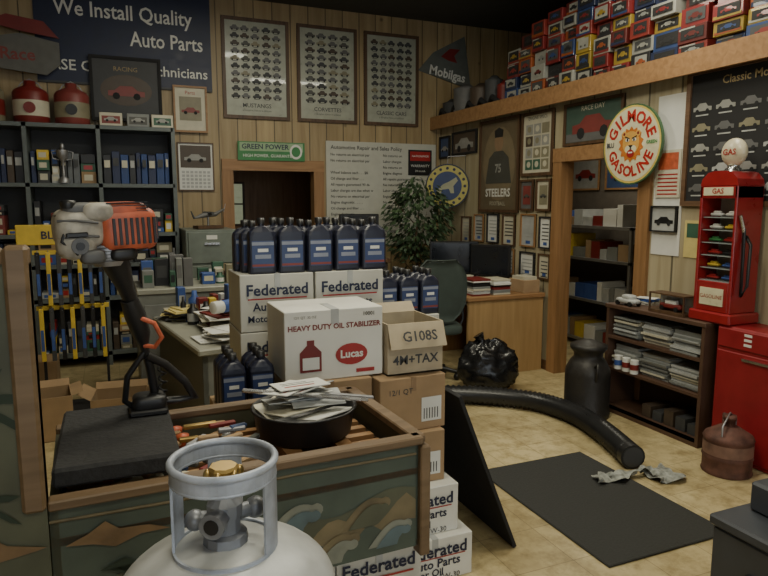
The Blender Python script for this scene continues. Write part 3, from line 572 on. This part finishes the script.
for j in range(mm):
    ph=math.pi*j/(mm-1)
    for i in range(n):
        a=2*math.pi*i/n; d0=Vector((math.sin(ph)*math.cos(a),math.sin(ph)*math.sin(a),math.cos(ph)))
        fold=abs(noise.noise(d0*5+Vector((0,9,0)))); r=1+.2*noise.noise(d0*1.8+Vector((5,0,0)))-.22*fold+.05*noise.noise(d0*16)
        if d0.z>.5: r*=1+.25*(d0.z-.5)*math.cos(a*9)*.5
        z=.19+d0.z*.25*r; vs.append((d0.x*.27*r,d0.y*.17*r,max(.003,z)))
for j in range(mm-1):
    for i in range(n): k=(i+1)%n; fs.append((j*n+i,j*n+k,(j+1)*n+k,(j+1)*n+i))
BG=M('bag_plastic',(.01,.01,.011),.25); b.add(vs,fs,BG,True)
b.tube([(-.05,0,.37),(-.06,0,.43),(-.09,.01,.48)],[.07,.02,.05],BG,10); b.done('trash_bag',(2.88,4.52,0),-15)
# ------------------------------------------------------------ oil boxes
random.seed(2)
carton('oil_carton',.36,.34,.192,(1.0,2.23,0),0,BWH2,label=lab_fed); carton('oil_carton',.34,.34,.21,(.97,2.27,.193),0,BWH2,label=lab_fed)
carton('oil_carton',.31,.32,.225,(.96,2.33,.404),-1,CARD,label=lab_small); carton('oil_carton',.31,.32,.235,(.98,2.35,.63),2,CARD,label=lab_small)
carton('oil_carton',.35,.34,.29,(.6,2.36,0),0,BWH,label=lab_fed); carton('oil_carton',.35,.34,.29,(.6,2.38,.291),0,BWH,label=lab_fed); carton('oil_carton',.36,.34,.29,(.605,2.40,.582),0,CARD,label=lab_small)
for k in range(3): carton('oil_carton',.235,.3,.255,(.35,2.45,k*.2555),0,[BWH,CARD,CARD][k],label=lab_small)
carton('cardboard_box',.26,.28,.22,(1.035,2.40,.867),0,mat=M('cardboard_pale',(.42,.35,.24),.8),openb=2,label=lambda b,w,h:(b.text("G108S",.06,(w/2,-.044,h-.05),DGR,rot=Matrix.Rotation(R(68),4,'X'),bold=.02),b.text("4M+TAX",.055,(w/2,-.004,h*.28),DGR,bold=.02)))
def lab_stab(b,w,h):
    b.text("HEAVY DUTY OIL STABILIZER",.03,(w*.5,-.004,h*.76),DRED,bold=.03); b.text("12/1 QT  32 OZ",.014,(w*.2,-.004,h*.91),DGR); b.text("10001",.022,(w*.85,-.004,h*.91),DGR,bold=.02)
    b.prism([(.06,.04),(.15,.04),(.15,.12),(.12,.15),(.12,.17),(.09,.17),(.09,.15),(.06,.12)],-.006,-.003,DRED); flat(b,pc(.28,.1,.07,.045),-.004,RED); b.text("Lucas",.045,(.28,-.006,.1),WHT,bold=.03); b.box(.3,-.006,.02,.38,-.003,.035,RED)
    rect(b,.07,.05,.14,.1,-.008,WHT)
carton('stabilizer_carton',.42,.3,.29,(.605,2.43,.8735),0,BWH2,label=lab_stab)
for i in range(2):
    carton('oil_carton',.34,.3,.26,(.51+i*.35,2.84,1.01),0,BWH,label=lab_fed)
    for k,z in enumerate((0,.2515,.5045,.757)): carton('oil_carton',.34,.3,.25,(.51+i*.35+random.uniform(-.004,.004),2.84,z),0,BWH if k!=1 else CARD,label=lab_fed)
for k,z in enumerate((0,.2515,.5045,.757)): carton('oil_carton',.35,.3,.25,(1.22,2.95,z),0,BWH,label=lab_fed)
BOT=M('bottle_navy',(.012,.014,.03),.35); LB=M('bottle_label_blue',(.03,.05,.14),.4); LB2=M('bottle_label_silver',(.22,.24,.3),.4)
def bottle(b,x,y,z,body=BOT,k=1.0,hz=1.0):
    def ring(rx,ry,z0,n=16,p=.35): 
        o=[]
        for i in range(n):
            a=2*math.pi*i/n; c,s_=math.cos(a),math.sin(a); o.append((x+k*rx*math.copysign(abs(c)**p,c),y+ry*math.copysign(abs(s_)**p,s_),z+z0*hz))
        return o
    rs_=[ring(.05,.03,0),ring(.053,.033,.01),ring(.053,.033,.16),ring(.05,.031,.178,p=.5),ring(.032,.024,.198,p=.8),ring(.014/k,.014,.205,p=1),ring(.014/k,.014,.215,p=1)]
    vs=sum(rs_,[]);fs=[]
    for j in range(len(rs_)-1):
        for i in range(16): q=(i+1)%16; fs.append((j*16+i,j*16+q,(j+1)*16+q,(j+1)*16+i))
    fs.append(tuple(range(16))[::-1]); b.add(vs,fs,body,False)
    b.lathe([(.018,.213*hz),(.018,.237*hz),(0,.238*hz)],BLK,c=(x,y,z),seg=12)
    r2=lambda a,c,d_,e,yy,m:b.poly([(x+a*k,yy,z+c),(x+d_*k,yy,z+c),(x+d_*k,yy,z+e),(x+a*k,yy,z+e)],m)
    r2(-.042,.03,.042,.15,y-.034,LB); r2(-.042,.13,.042,.145,y-.0345,LB2); r2(-.03,.07,.03,.088,y-.0345,LB2); r2(-.042,.035,.042,.045,y-.0345,cols[0]); r2(-.02,.1,.02,.115,y-.0345,WHT)
b=B()
for c in range(5): bottle(b,.62+c*.135,2.88,1.2705,k=1.18,hz=1.06)
for r in range(1,4):
    for c in range(5): bottle(b,.575+c*.135+(r%2)*.02,2.89+r*.072,1.2705,k=1.1,hz=1.0+.04*(c%2))
b.done('motor_oil_bottles')
b=B()
for r in range(3):
    for c in range(3): bottle(b,1.285+c*.12,3.0+r*.075,1.0075,k=1.05)
b.done('motor_oil_bottles')
b=B()
for r in range(3):
    for c in range(2): bottle(b,.41+c*.113,2.5+r*.075,.7665,k=.95)
b.done('motor_oil_bottles')
b=B(); b.T=Matrix.Translation((1.65,2.32,.006))@Matrix.Rotation(R(-22),4,'Y'); b.box(-.012,0,0,.006,.75,.82,MBLK,.002); b.box(.006,.02,.02,.008,.73,.8,DGR); b.T=Matrix(); b.done('leaning_panel')
# ------------------------------------------------------------ foreground mural bench
MU=M('mural_olive',(.075,.08,.05),.6,var=.3,scale=5); MT=M('mural_teal',(.06,.078,.06),.6,var=.3,scale=5); WB=M('wave_blue',(.09,.13,.14),.6,var=.25); WL=M('wave_light',(.19,.2,.16),.6,var=.25); SD=M('mural_sand',(.15,.12,.065),.6,var=.35,scale=8); OR=M('mural_orange',(.17,.105,.05),.6,var=.3); PK=M('mural_dark_green',(.02,.033,.02),.7)
ED=wood('edge_wood',(.19,.125,.07),(.11,.07,.035),'X')
ZT=.90; BW=1.0; BD=.56; ZB=.55
b=B()
b.box(0,0,ZB,BW,.02,ZT-.02,MT); b.box(0,BD-.02,ZB,BW,BD,ZT-.02,MU); b.box(0,0,ZB,.02,BD,ZT-.02,MU); b.box(BW-.02,0,ZB,BW,BD,ZT-.02,MU); b.box(0,0,.78,BW,BD,.8,DWX); b.box(0,0,ZB,BW,BD,ZB+.02,DWX)
b.box(0,-.015,ZT-.025,BW,.03,ZT,ED,.004); b.box(0,BD-.03,ZT-.025,BW,BD+.01,ZT,ED,.004); b.box(BW-.03,0,ZT-.025,BW+.015,BD,ZT,ED,.004)
b.box(BW-.012,-.02,ZB-.03,BW+.022,.03,ZT-.03,ED,.004); b.box(BW-.012,BD-.03,ZB-.03,BW+.022,BD+.02,ZT-.03,DWD,.004)
yf=-.0015
def wave(cx,cz,s,m,y):
    pts=[(cx-s,cz-.4*s)]
    for i in range(13): t=i/12; pts.append((cx-s+s*1.5*t, cz-.4*s+s*.9*math.sin(t*2.0)))
    for i in range(8): t=i/7; a=R(70-200*t); pts.append((cx+s*.55+.28*s*math.cos(a),cz+.25*s+.22*s*math.sin(a)))
    pts.append((cx+s*.2,cz-.1*s)); pts.append((cx+s*.1,cz-.4*s)); flat(b,pts,y,m)
flat(b,[(0.001,ZB),(BW-.02,ZB),(BW-.02,.74)]+[(BW-.02-(BW-.021)*t/20,.74+.02*math.sin(t*.9)-.004*t) for t in range(1,21)],yf-.0005,MU)
flat(b,[(.35,ZB),(BW-.02,ZB),(BW-.02,.70)]+[(BW-.02-(BW-.37)*t/20,.70+.035*math.sin(t*.8+1)-.005*t) for t in range(1,21)],yf-.001,SD)
flat(b,[(.5,ZB),(BW-.02,ZB),(BW-.02,.64)]+[(BW-.02-(BW-.52)*t/20,.64+.03*math.sin(t*.9+2)-.003*t) for t in range(1,21)],yf-.0015,MT)
for i,(cx,cz,s,m1,m2) in enumerate([(.60,.71,.1,WL,WB),(.82,.69,.09,SD,MU),(.45,.66,.07,SD,MU),(.9,.61,.08,WL,WB),(.72,.60,.09,SD,WL)]): wave(cx,cz,s,m1,yf-.002-.0006*i); wave(cx+.008,cz-.01,s*.8,m2,yf-.0055-.0004*i)
b.tube([(.0,yf,.845),(.3,yf,.84),(.6,yf,.85),(BW-.02,yf,.845)],.004,SD,5)
flat(b,[(.03,.78),(.08,.80),(.12,.825),(.15,.80),(.22,.795),(.27,.775),(.2,.775),(.14,.755),(.09,.772)],yf-.0055,OR)
for k_ in range(5): flat(b,[(.1+k_*.02,.7),(.16+k_*.03,.72-.02*k_),(.22+k_*.03,.68-.03*k_),(.15+k_*.02,.69-.02*k_)],yf-.006,PK)
for i in range(7): b.box(.03,.06+i*.068,.80,BW-.04,.09+i*.068,.82,OAK)
for x in (.62,.78): b.box(x,.04,.82,x+.05,BD-.04,.855,OAKZ)
b.done('mural_bench',(-.172,1.62,0),2.2)
for x in(.0,.33,.62):
    for k in range(2): carton('oil_carton',.3,.34,.258,(x-.04,1.76,k*.2585),0,BWH,label=lab_fed)
random.seed(8); b=B()
for i in range(44): 
    x=random.uniform(-.08,.30);y=random.choice([random.uniform(1.68,1.74),random.uniform(1.85,2.1)]); b.lathe([(.014,0),(.014,.03),(.02,.035),(.02,.05),(0,.055)],random.choice([BRS,CARD,CRM,OAK,ORG]),c=(x,y,.8205),seg=10)
for i in range(30):
    x=random.uniform(.11,.35);y=random.uniform(1.71,2.08);a=random.uniform(-.9,.9); b.T=Matrix.Translation((x,y,.835+i*.002))@Matrix.Rotation(a,4,'Z'); w_=random.uniform(.025,.055); b.box(-w_,-.009,0,w_,.009,.014,random.choice([OAK,DRED,CARD,cols[1],BRS,STL,CARD,cols[2]]),.003)
b.T=Matrix(); b.done('hardware_pieces')
b=B(); PL=-.174
b.box(-1.25,1.615,.0,PL,1.66,1.46,MU)
b.box(PL-.05,1.60,ZT-.02,PL+.0,1.67,1.50,ED,.008); b.box(-1.25,1.60,1.455,PL-.05,1.67,1.495,ED,.008); yq=1.613
def palm(cx,cz,s):
    b.prism([(cx-.012*s,cz-.6*s),(cx+.02*s,cz-.6*s),(cx+.01*s,cz),(cx-.01*s,cz)],yq-.001,yq,PK)
    for a in(-20,20,60,100,140,180,215):
        a=R(a);pts=[(cx,cz)]
        for t in(.25,.5,.75,1): pts.append((cx+s*.5*t*math.cos(a),cz+s*.5*t*math.sin(a)-.18*s*t*t+.03*s))
        for t in(.75,.5,.25): pts.append((cx+s*.5*t*math.cos(a),cz+s*.5*t*math.sin(a)-.18*s*t*t-.05*s))
        flat(b,pts,yq-.002,PK)
palm(-.31,1.15,.28); palm(-.6,1.3,.4); palm(-.32,.92,.2)
flat(b,[(-.42,.80),(-.34,.83),(-.30,.845),(-.26,.81),(-.18,.79),(-.2,.785),(-.3,.77),(-.36,.79)],yq-.003,OR)
b.done('mural_panel')
b=B(); b.box(-.15,1.66,0,.15,2.14,.05,M('foam_black',(.022,.022,.023),.9,bump=.5,scale=60,var=.3),.008); b.done('foam_slab',(-.015,0,ZT+.006),0)
# string trimmer
b=B()
WS=M('trimmer_shroud',(.38,.35,.29),.5,var=.35,scale=28); TG=M('trimmer_grey',(.1,.1,.1),.5)
b.T=Matrix.Translation((-.012,1.9,1.525))@Matrix.Rotation(R(-2),4,'Y')@Matrix.Rotation(R(14),4,'Z')@Matrix.Scale(.88,4)
b.rbox((-.08,0,.005),(.07,.07,.062),WS,.6); b.rbox((-.095,-.02,-.045),(.055,.055,.042),WS,.75); b.rbox((-.03,-.03,.05),(.05,.045,.03),WS,.6)
b.tube([(-.145,-.05,.03),(-.1,-.075,.03),(-.04,-.078,.02)],.004,TG,6); b.tube([(-.14,-.055,-.02),(-.1,-.072,-.015),(-.04,-.075,-.02)],.004,TG,6)
b.cyl((-.095,-.07,-.045),(-.096,-.082,-.045),.024,TG,16); b.cyl((-.096,-.082,-.045),(-.096,-.086,-.045),.012,BLK,12)
b.rbox((.055,0,-.005),(.085,.075,.068),ORG,.42); b.rbox((.03,-.015,.05),(.085,.055,.03),ORG,.55)
for i in range(8): b.box(.0+i*.017,-.079,-.05,.008+i*.017,-.07,.03,BLK)
for i in range(6): b.box(-.01,-.068,.03+i*.009,.11,-.05,.033+i*.009,BLK)
for i in range(5): b.box(.134,-.05+i*.024,-.04,.142,-.04+i*.024,.03,BLK)
b.rbox((-.08,-.02,.062),(.045,.04,.02),TG,.6); b.lathe([(.02,0),(.022,.01),(.022,.022),(0,.025)],BLK,c=(-.11,-.04,.065),seg=14); b.box(-.145,-.03,.03,-.11,.03,.05,BLK,.005)
b.lathe([(.045,-.115),(.058,-.085),(.055,-.05)],STL,c=(.0,0,0),seg=20)
for i in range(5): b.lathe([(.054,-.1+i*.01),(.061,-.098+i*.01),(.054,-.095+i*.01)],TG,c=(.0,0,0),seg=18,caps=False)
b.tube([(.06,-.05,-.07),(.1,-.055,-.06),(.12,-.05,-.02)],.009,BLK); b.tube([(-.12,-.05,.02),(-.14,-.06,-.03),(-.1,-.07,-.07)],.005,BLK,6)
b.rbox((-.06,-.055,-.08),(.035,.03,.022),TG,.6); b.box(-.13,-.078,-.02,-.07,-.066,-.005,BLK,.003); b.rbox((.03,-.05,-.08),(.04,.025,.02),BLK,.6)
b.T=Matrix()
b.tube([(.0,1.9,1.45),(.012,1.91,1.41),(.03,1.94,1.35),(.045,1.96,1.30)],[.04,.034,.022,.02],BLK,14)
b.tube([(.045,1.96,1.30),(.06,1.985,1.22),(.085,2.02,1.10),(.1,2.04,.985)],[.015,.013,.013,.013],BLK,12)
b.tube([(.035,1.95,1.32),(.05,1.965,1.27),(.065,1.985,1.21),(.07,1.99,1.18)],[.024,.03,.026,.016],BLK,12)
b.tube([(.05,1.945,1.27),(.10,1.95,1.245),(.12,1.96,1.20),(.10,1.97,1.17),(.07,1.98,1.175)],.007,ORG,8)
b.tube([(.075,2.0,1.14),(.13,2.03,1.10),(.19,2.06,1.03),(.215,2.06,.978),(.17,2.06,.974),(.1,2.06,.976)],[.013,.013,.013,.015,.013,.013],BLK,10)
b.tube([(.12+.012*math.cos(t*.9),2.03+.012*math.sin(t*.9),1.10-.004*t) for t in range(30)],.003,BLK,5)
b.tube([(.07,2.0,1.15),(.02,2.0,1.08),(.01,2.02,1.0),(.03,2.03,.98)],.009,BLK,8); b.rbox((.08,2.03,.99),(.05,.045,.025),BLK,.5); b.box(.02,1.98,.9565,.13,2.1,.975,BLK,.005)
b.done('string_trimmer')
# drain pan with papers
b=B(); b.lathe([(.0,0),(.14,0),(.15,.01),(.162,.085),(.17,.09),(.165,.094),(.155,.088),(.143,.02),(0,.018)],BLK,seg=36,caps=False)
random.seed(15)
for k in range(11):
    b.T=Matrix.Translation((random.uniform(-.06,.06),random.uniform(-.05,.05),.07+k*.008))@Matrix.Rotation(random.uniform(-.9,.9),4,'Z')@Matrix.Rotation(random.uniform(-.3,.3),4,'X'); b.box(-.085,-.055,0,.085,.055,.003,random.choice([WHT,WHT,CRM,LGR]))
    if k>6: b.box(-.06,-.03,.0031,.04,-.02,.0036,RED); b.box(-.06,-.0,.0031,.05,.005,.0036,DGR); b.box(-.06,.02,.0031,.03,.024,.0036,DGR)
b.T=Matrix.Translation((0,-.02,.125))@Matrix.Rotation(R(-18),4,'Z')@Matrix.Rotation(R(6),4,'Y'); b.box(-.2,-.01,0,.2,.01,.01,CHR,.003); b.box(-.12,.03,.0,.22,.045,.008,STL,.002); b.T=Matrix()
b.done('drain_pan',(.54,1.93,.8565))
# ------------------------------------------------------------ propane tank + stand
TK=M('tank_enamel',(.43,.44,.435),.38,.1,var=.18,scale=14); TC=M('collar_enamel',(.33,.36,.42),.4,.2,var=.3,scale=22)
b=B(); b.lathe([(.1,0),(.105,.0),(.105,.03),(.1,.03)],TK,seg=32)
prof=[(.1,.03),(.14,.05),(.165,.09),(.175,.12),(.175,.215)]+[(.175*math.cos(R(a)),.215+.09*math.sin(R(a))) for a in range(10,91,8)]+[(0,.305)]
b.lathe(prof,TK,seg=40)
CRR=.082
def band(a0,a1,z0,z1,r=CRR,t=.004,mat=TC):
    k=max(3,int((a1-a0)/8)); vs=[];fs=[]
    for i in range(k+1):
        a=R(a0+(a1-a0)*i/k)
        for rr,z in((r,z0),(r,z1),(r-t,z1),(r-t,z0)): vs.append((rr*math.cos(a),rr*math.sin(a),z))
    for i in range(k):
        for q in range(4): p=(q+1)%4; fs.append((i*4+q,(i+1)*4+q,(i+1)*4+p,i*4+p))
    fs+=[(0,1,2,3),(k*4,k*4+3,k*4+2,k*4+1)]; b.add(vs,fs,mat,False)
band(0,360,.27,.30); band(0,360,.413,.436)
for a in(-30,160): band(a-22,a+22,.295,.42)
band(60,100,.295,.42)
for zz,rr in((.438,.006),(.412,.003)): b.tube([((CRR-.002)*math.cos(2*math.pi*i/40),(CRR-.002)*math.sin(2*math.pi*i/40),zz) for i in range(40)],rr,TC,10,True)
VG=M('valve_grey',(.22,.23,.25),.45,.5)
b.lathe([(.036,.3),(.034,.317),(.024,.321),(.024,.345),(.028,.347),(.028,.367),(.02,.373),(.014,.378),(.014,.398),(.01,.4),(.01,.412)],VG,seg=12,smooth=False)
b.cyl((0,0,.352),(-.022,-.036,.352),.017,VG,8); b.cyl((-.022,-.036,.352),(-.028,-.046,.352),.02,VG,16); b.cyl((-.028,-.0462,.352),(-.0285,-.047,.352),.012,BLK,14); b.cyl((0,0,.34),(-.048,.014,.34),.014,VG,8); b.cyl((0,0,.345),(.05,.01,.345),.013,VG,8); b.ell((.05,.01,.345),.018,VG,10,8); b.ell((-.045,.012,.34),.017,VG,10,8)
b.lathe([(.021,.404),(.025,.407),(.025,.424),(.021,.428),(0,.428)],BRS,seg=8,smooth=False)
for i in range(6): a=i*math.pi/3; b.ell((.025*math.cos(a),.025*math.sin(a),.416),(.007,.007,.01),BRS,8,6)
b.done('propane_tank',(.142,.98,.76))
b=B(); b.box(-.22,-.22,.725,.22,.22,.76,OAK,.005)
for sx in(-1,1):
    for sy in(-1,1): b.box(sx*.2-.02,sy*.2-.02,0,sx*.2+.02,sy*.2+.02,.725,DWD)
b.box(-.2,-.21,.25,.2,-.19,.29,DWD); b.box(-.2,.19,.25,.2,.21,.29,DWD); b.done('wooden_stool',(.142,.98,0))
SC=M('case_slate',(.045,.05,.06),.45)
b=B(); b.box(0,0,0,.5,.45,.45,SC,.01); b.box(-.01,-.01,.45,.51,.46,.49,SC,.008); b.box(.14,.14,.49,.5,.42,.60,SC,.01); b.box(.1,-.02,.36,.2,-.01,.42,STL); b.box(-.012,.15,.3,-.0,.3,.34,BLK); b.box(.18,-.03,.2,.34,-.01,.23,BLK,.005); b.box(-.014,.05,.1,-.002,.4,.12,DGR); b.done('tool_case',(1.93,1.08,0))
# ------------------------------------------------------------ lights
def fixture(x,y,p,z=3.63,k=1):
    b=B(); b.box(-.65*k,-.16,0,.65*k,.16,.06,WHT); 
    for yy in(-.08,.08): b.cyl((-.6*k,yy,-.02),(.6*k,yy,-.02),.018,M('tube_glow',(.9,.95,1),.5,emit=3),10)
    b.done('fluorescent_fixture',(x,y,z))
    L=bpy.data.lights.new('tube_light','AREA'); L.shape='RECTANGLE'; L.size=1.3*k; L.size_y=.3; L.energy=p; L.color=(1,.94,.73); o=bpy.data.objects.new('fluorescent_light',L); o.location=(x,y,z-.045); bpy.context.scene.collection.objects.link(o)
fixture(1.0,2.2,50); fixture(1.2,4.9,38); fixture(.5,-.6,44); fixture(2.9,3.2,42); fixture(4.55,5.3,9,2.43,.5)  # last call: unseen lamp added to brighten the side room past the door
w=bpy.data.worlds.new('World'); bpy.context.scene.world=w; w.use_nodes=True; w.node_tree.nodes['Background'].inputs[0].default_value=(.80,.87,.92,1); w.node_tree.nodes['Background'].inputs[1].default_value=2.2
cd=bpy.data.cameras.new('cam'); cd.sensor_width=36; cd.lens=36*640/768; cam=bpy.data.objects.new('camera',cd); cam.location=(0,0,1.6); cam.rotation_euler=(R(90-7.8),0,R(-23)); bpy.context.scene.collection.objects.link(cam); bpy.context.scene.camera=cam; cd.clip_start=.02
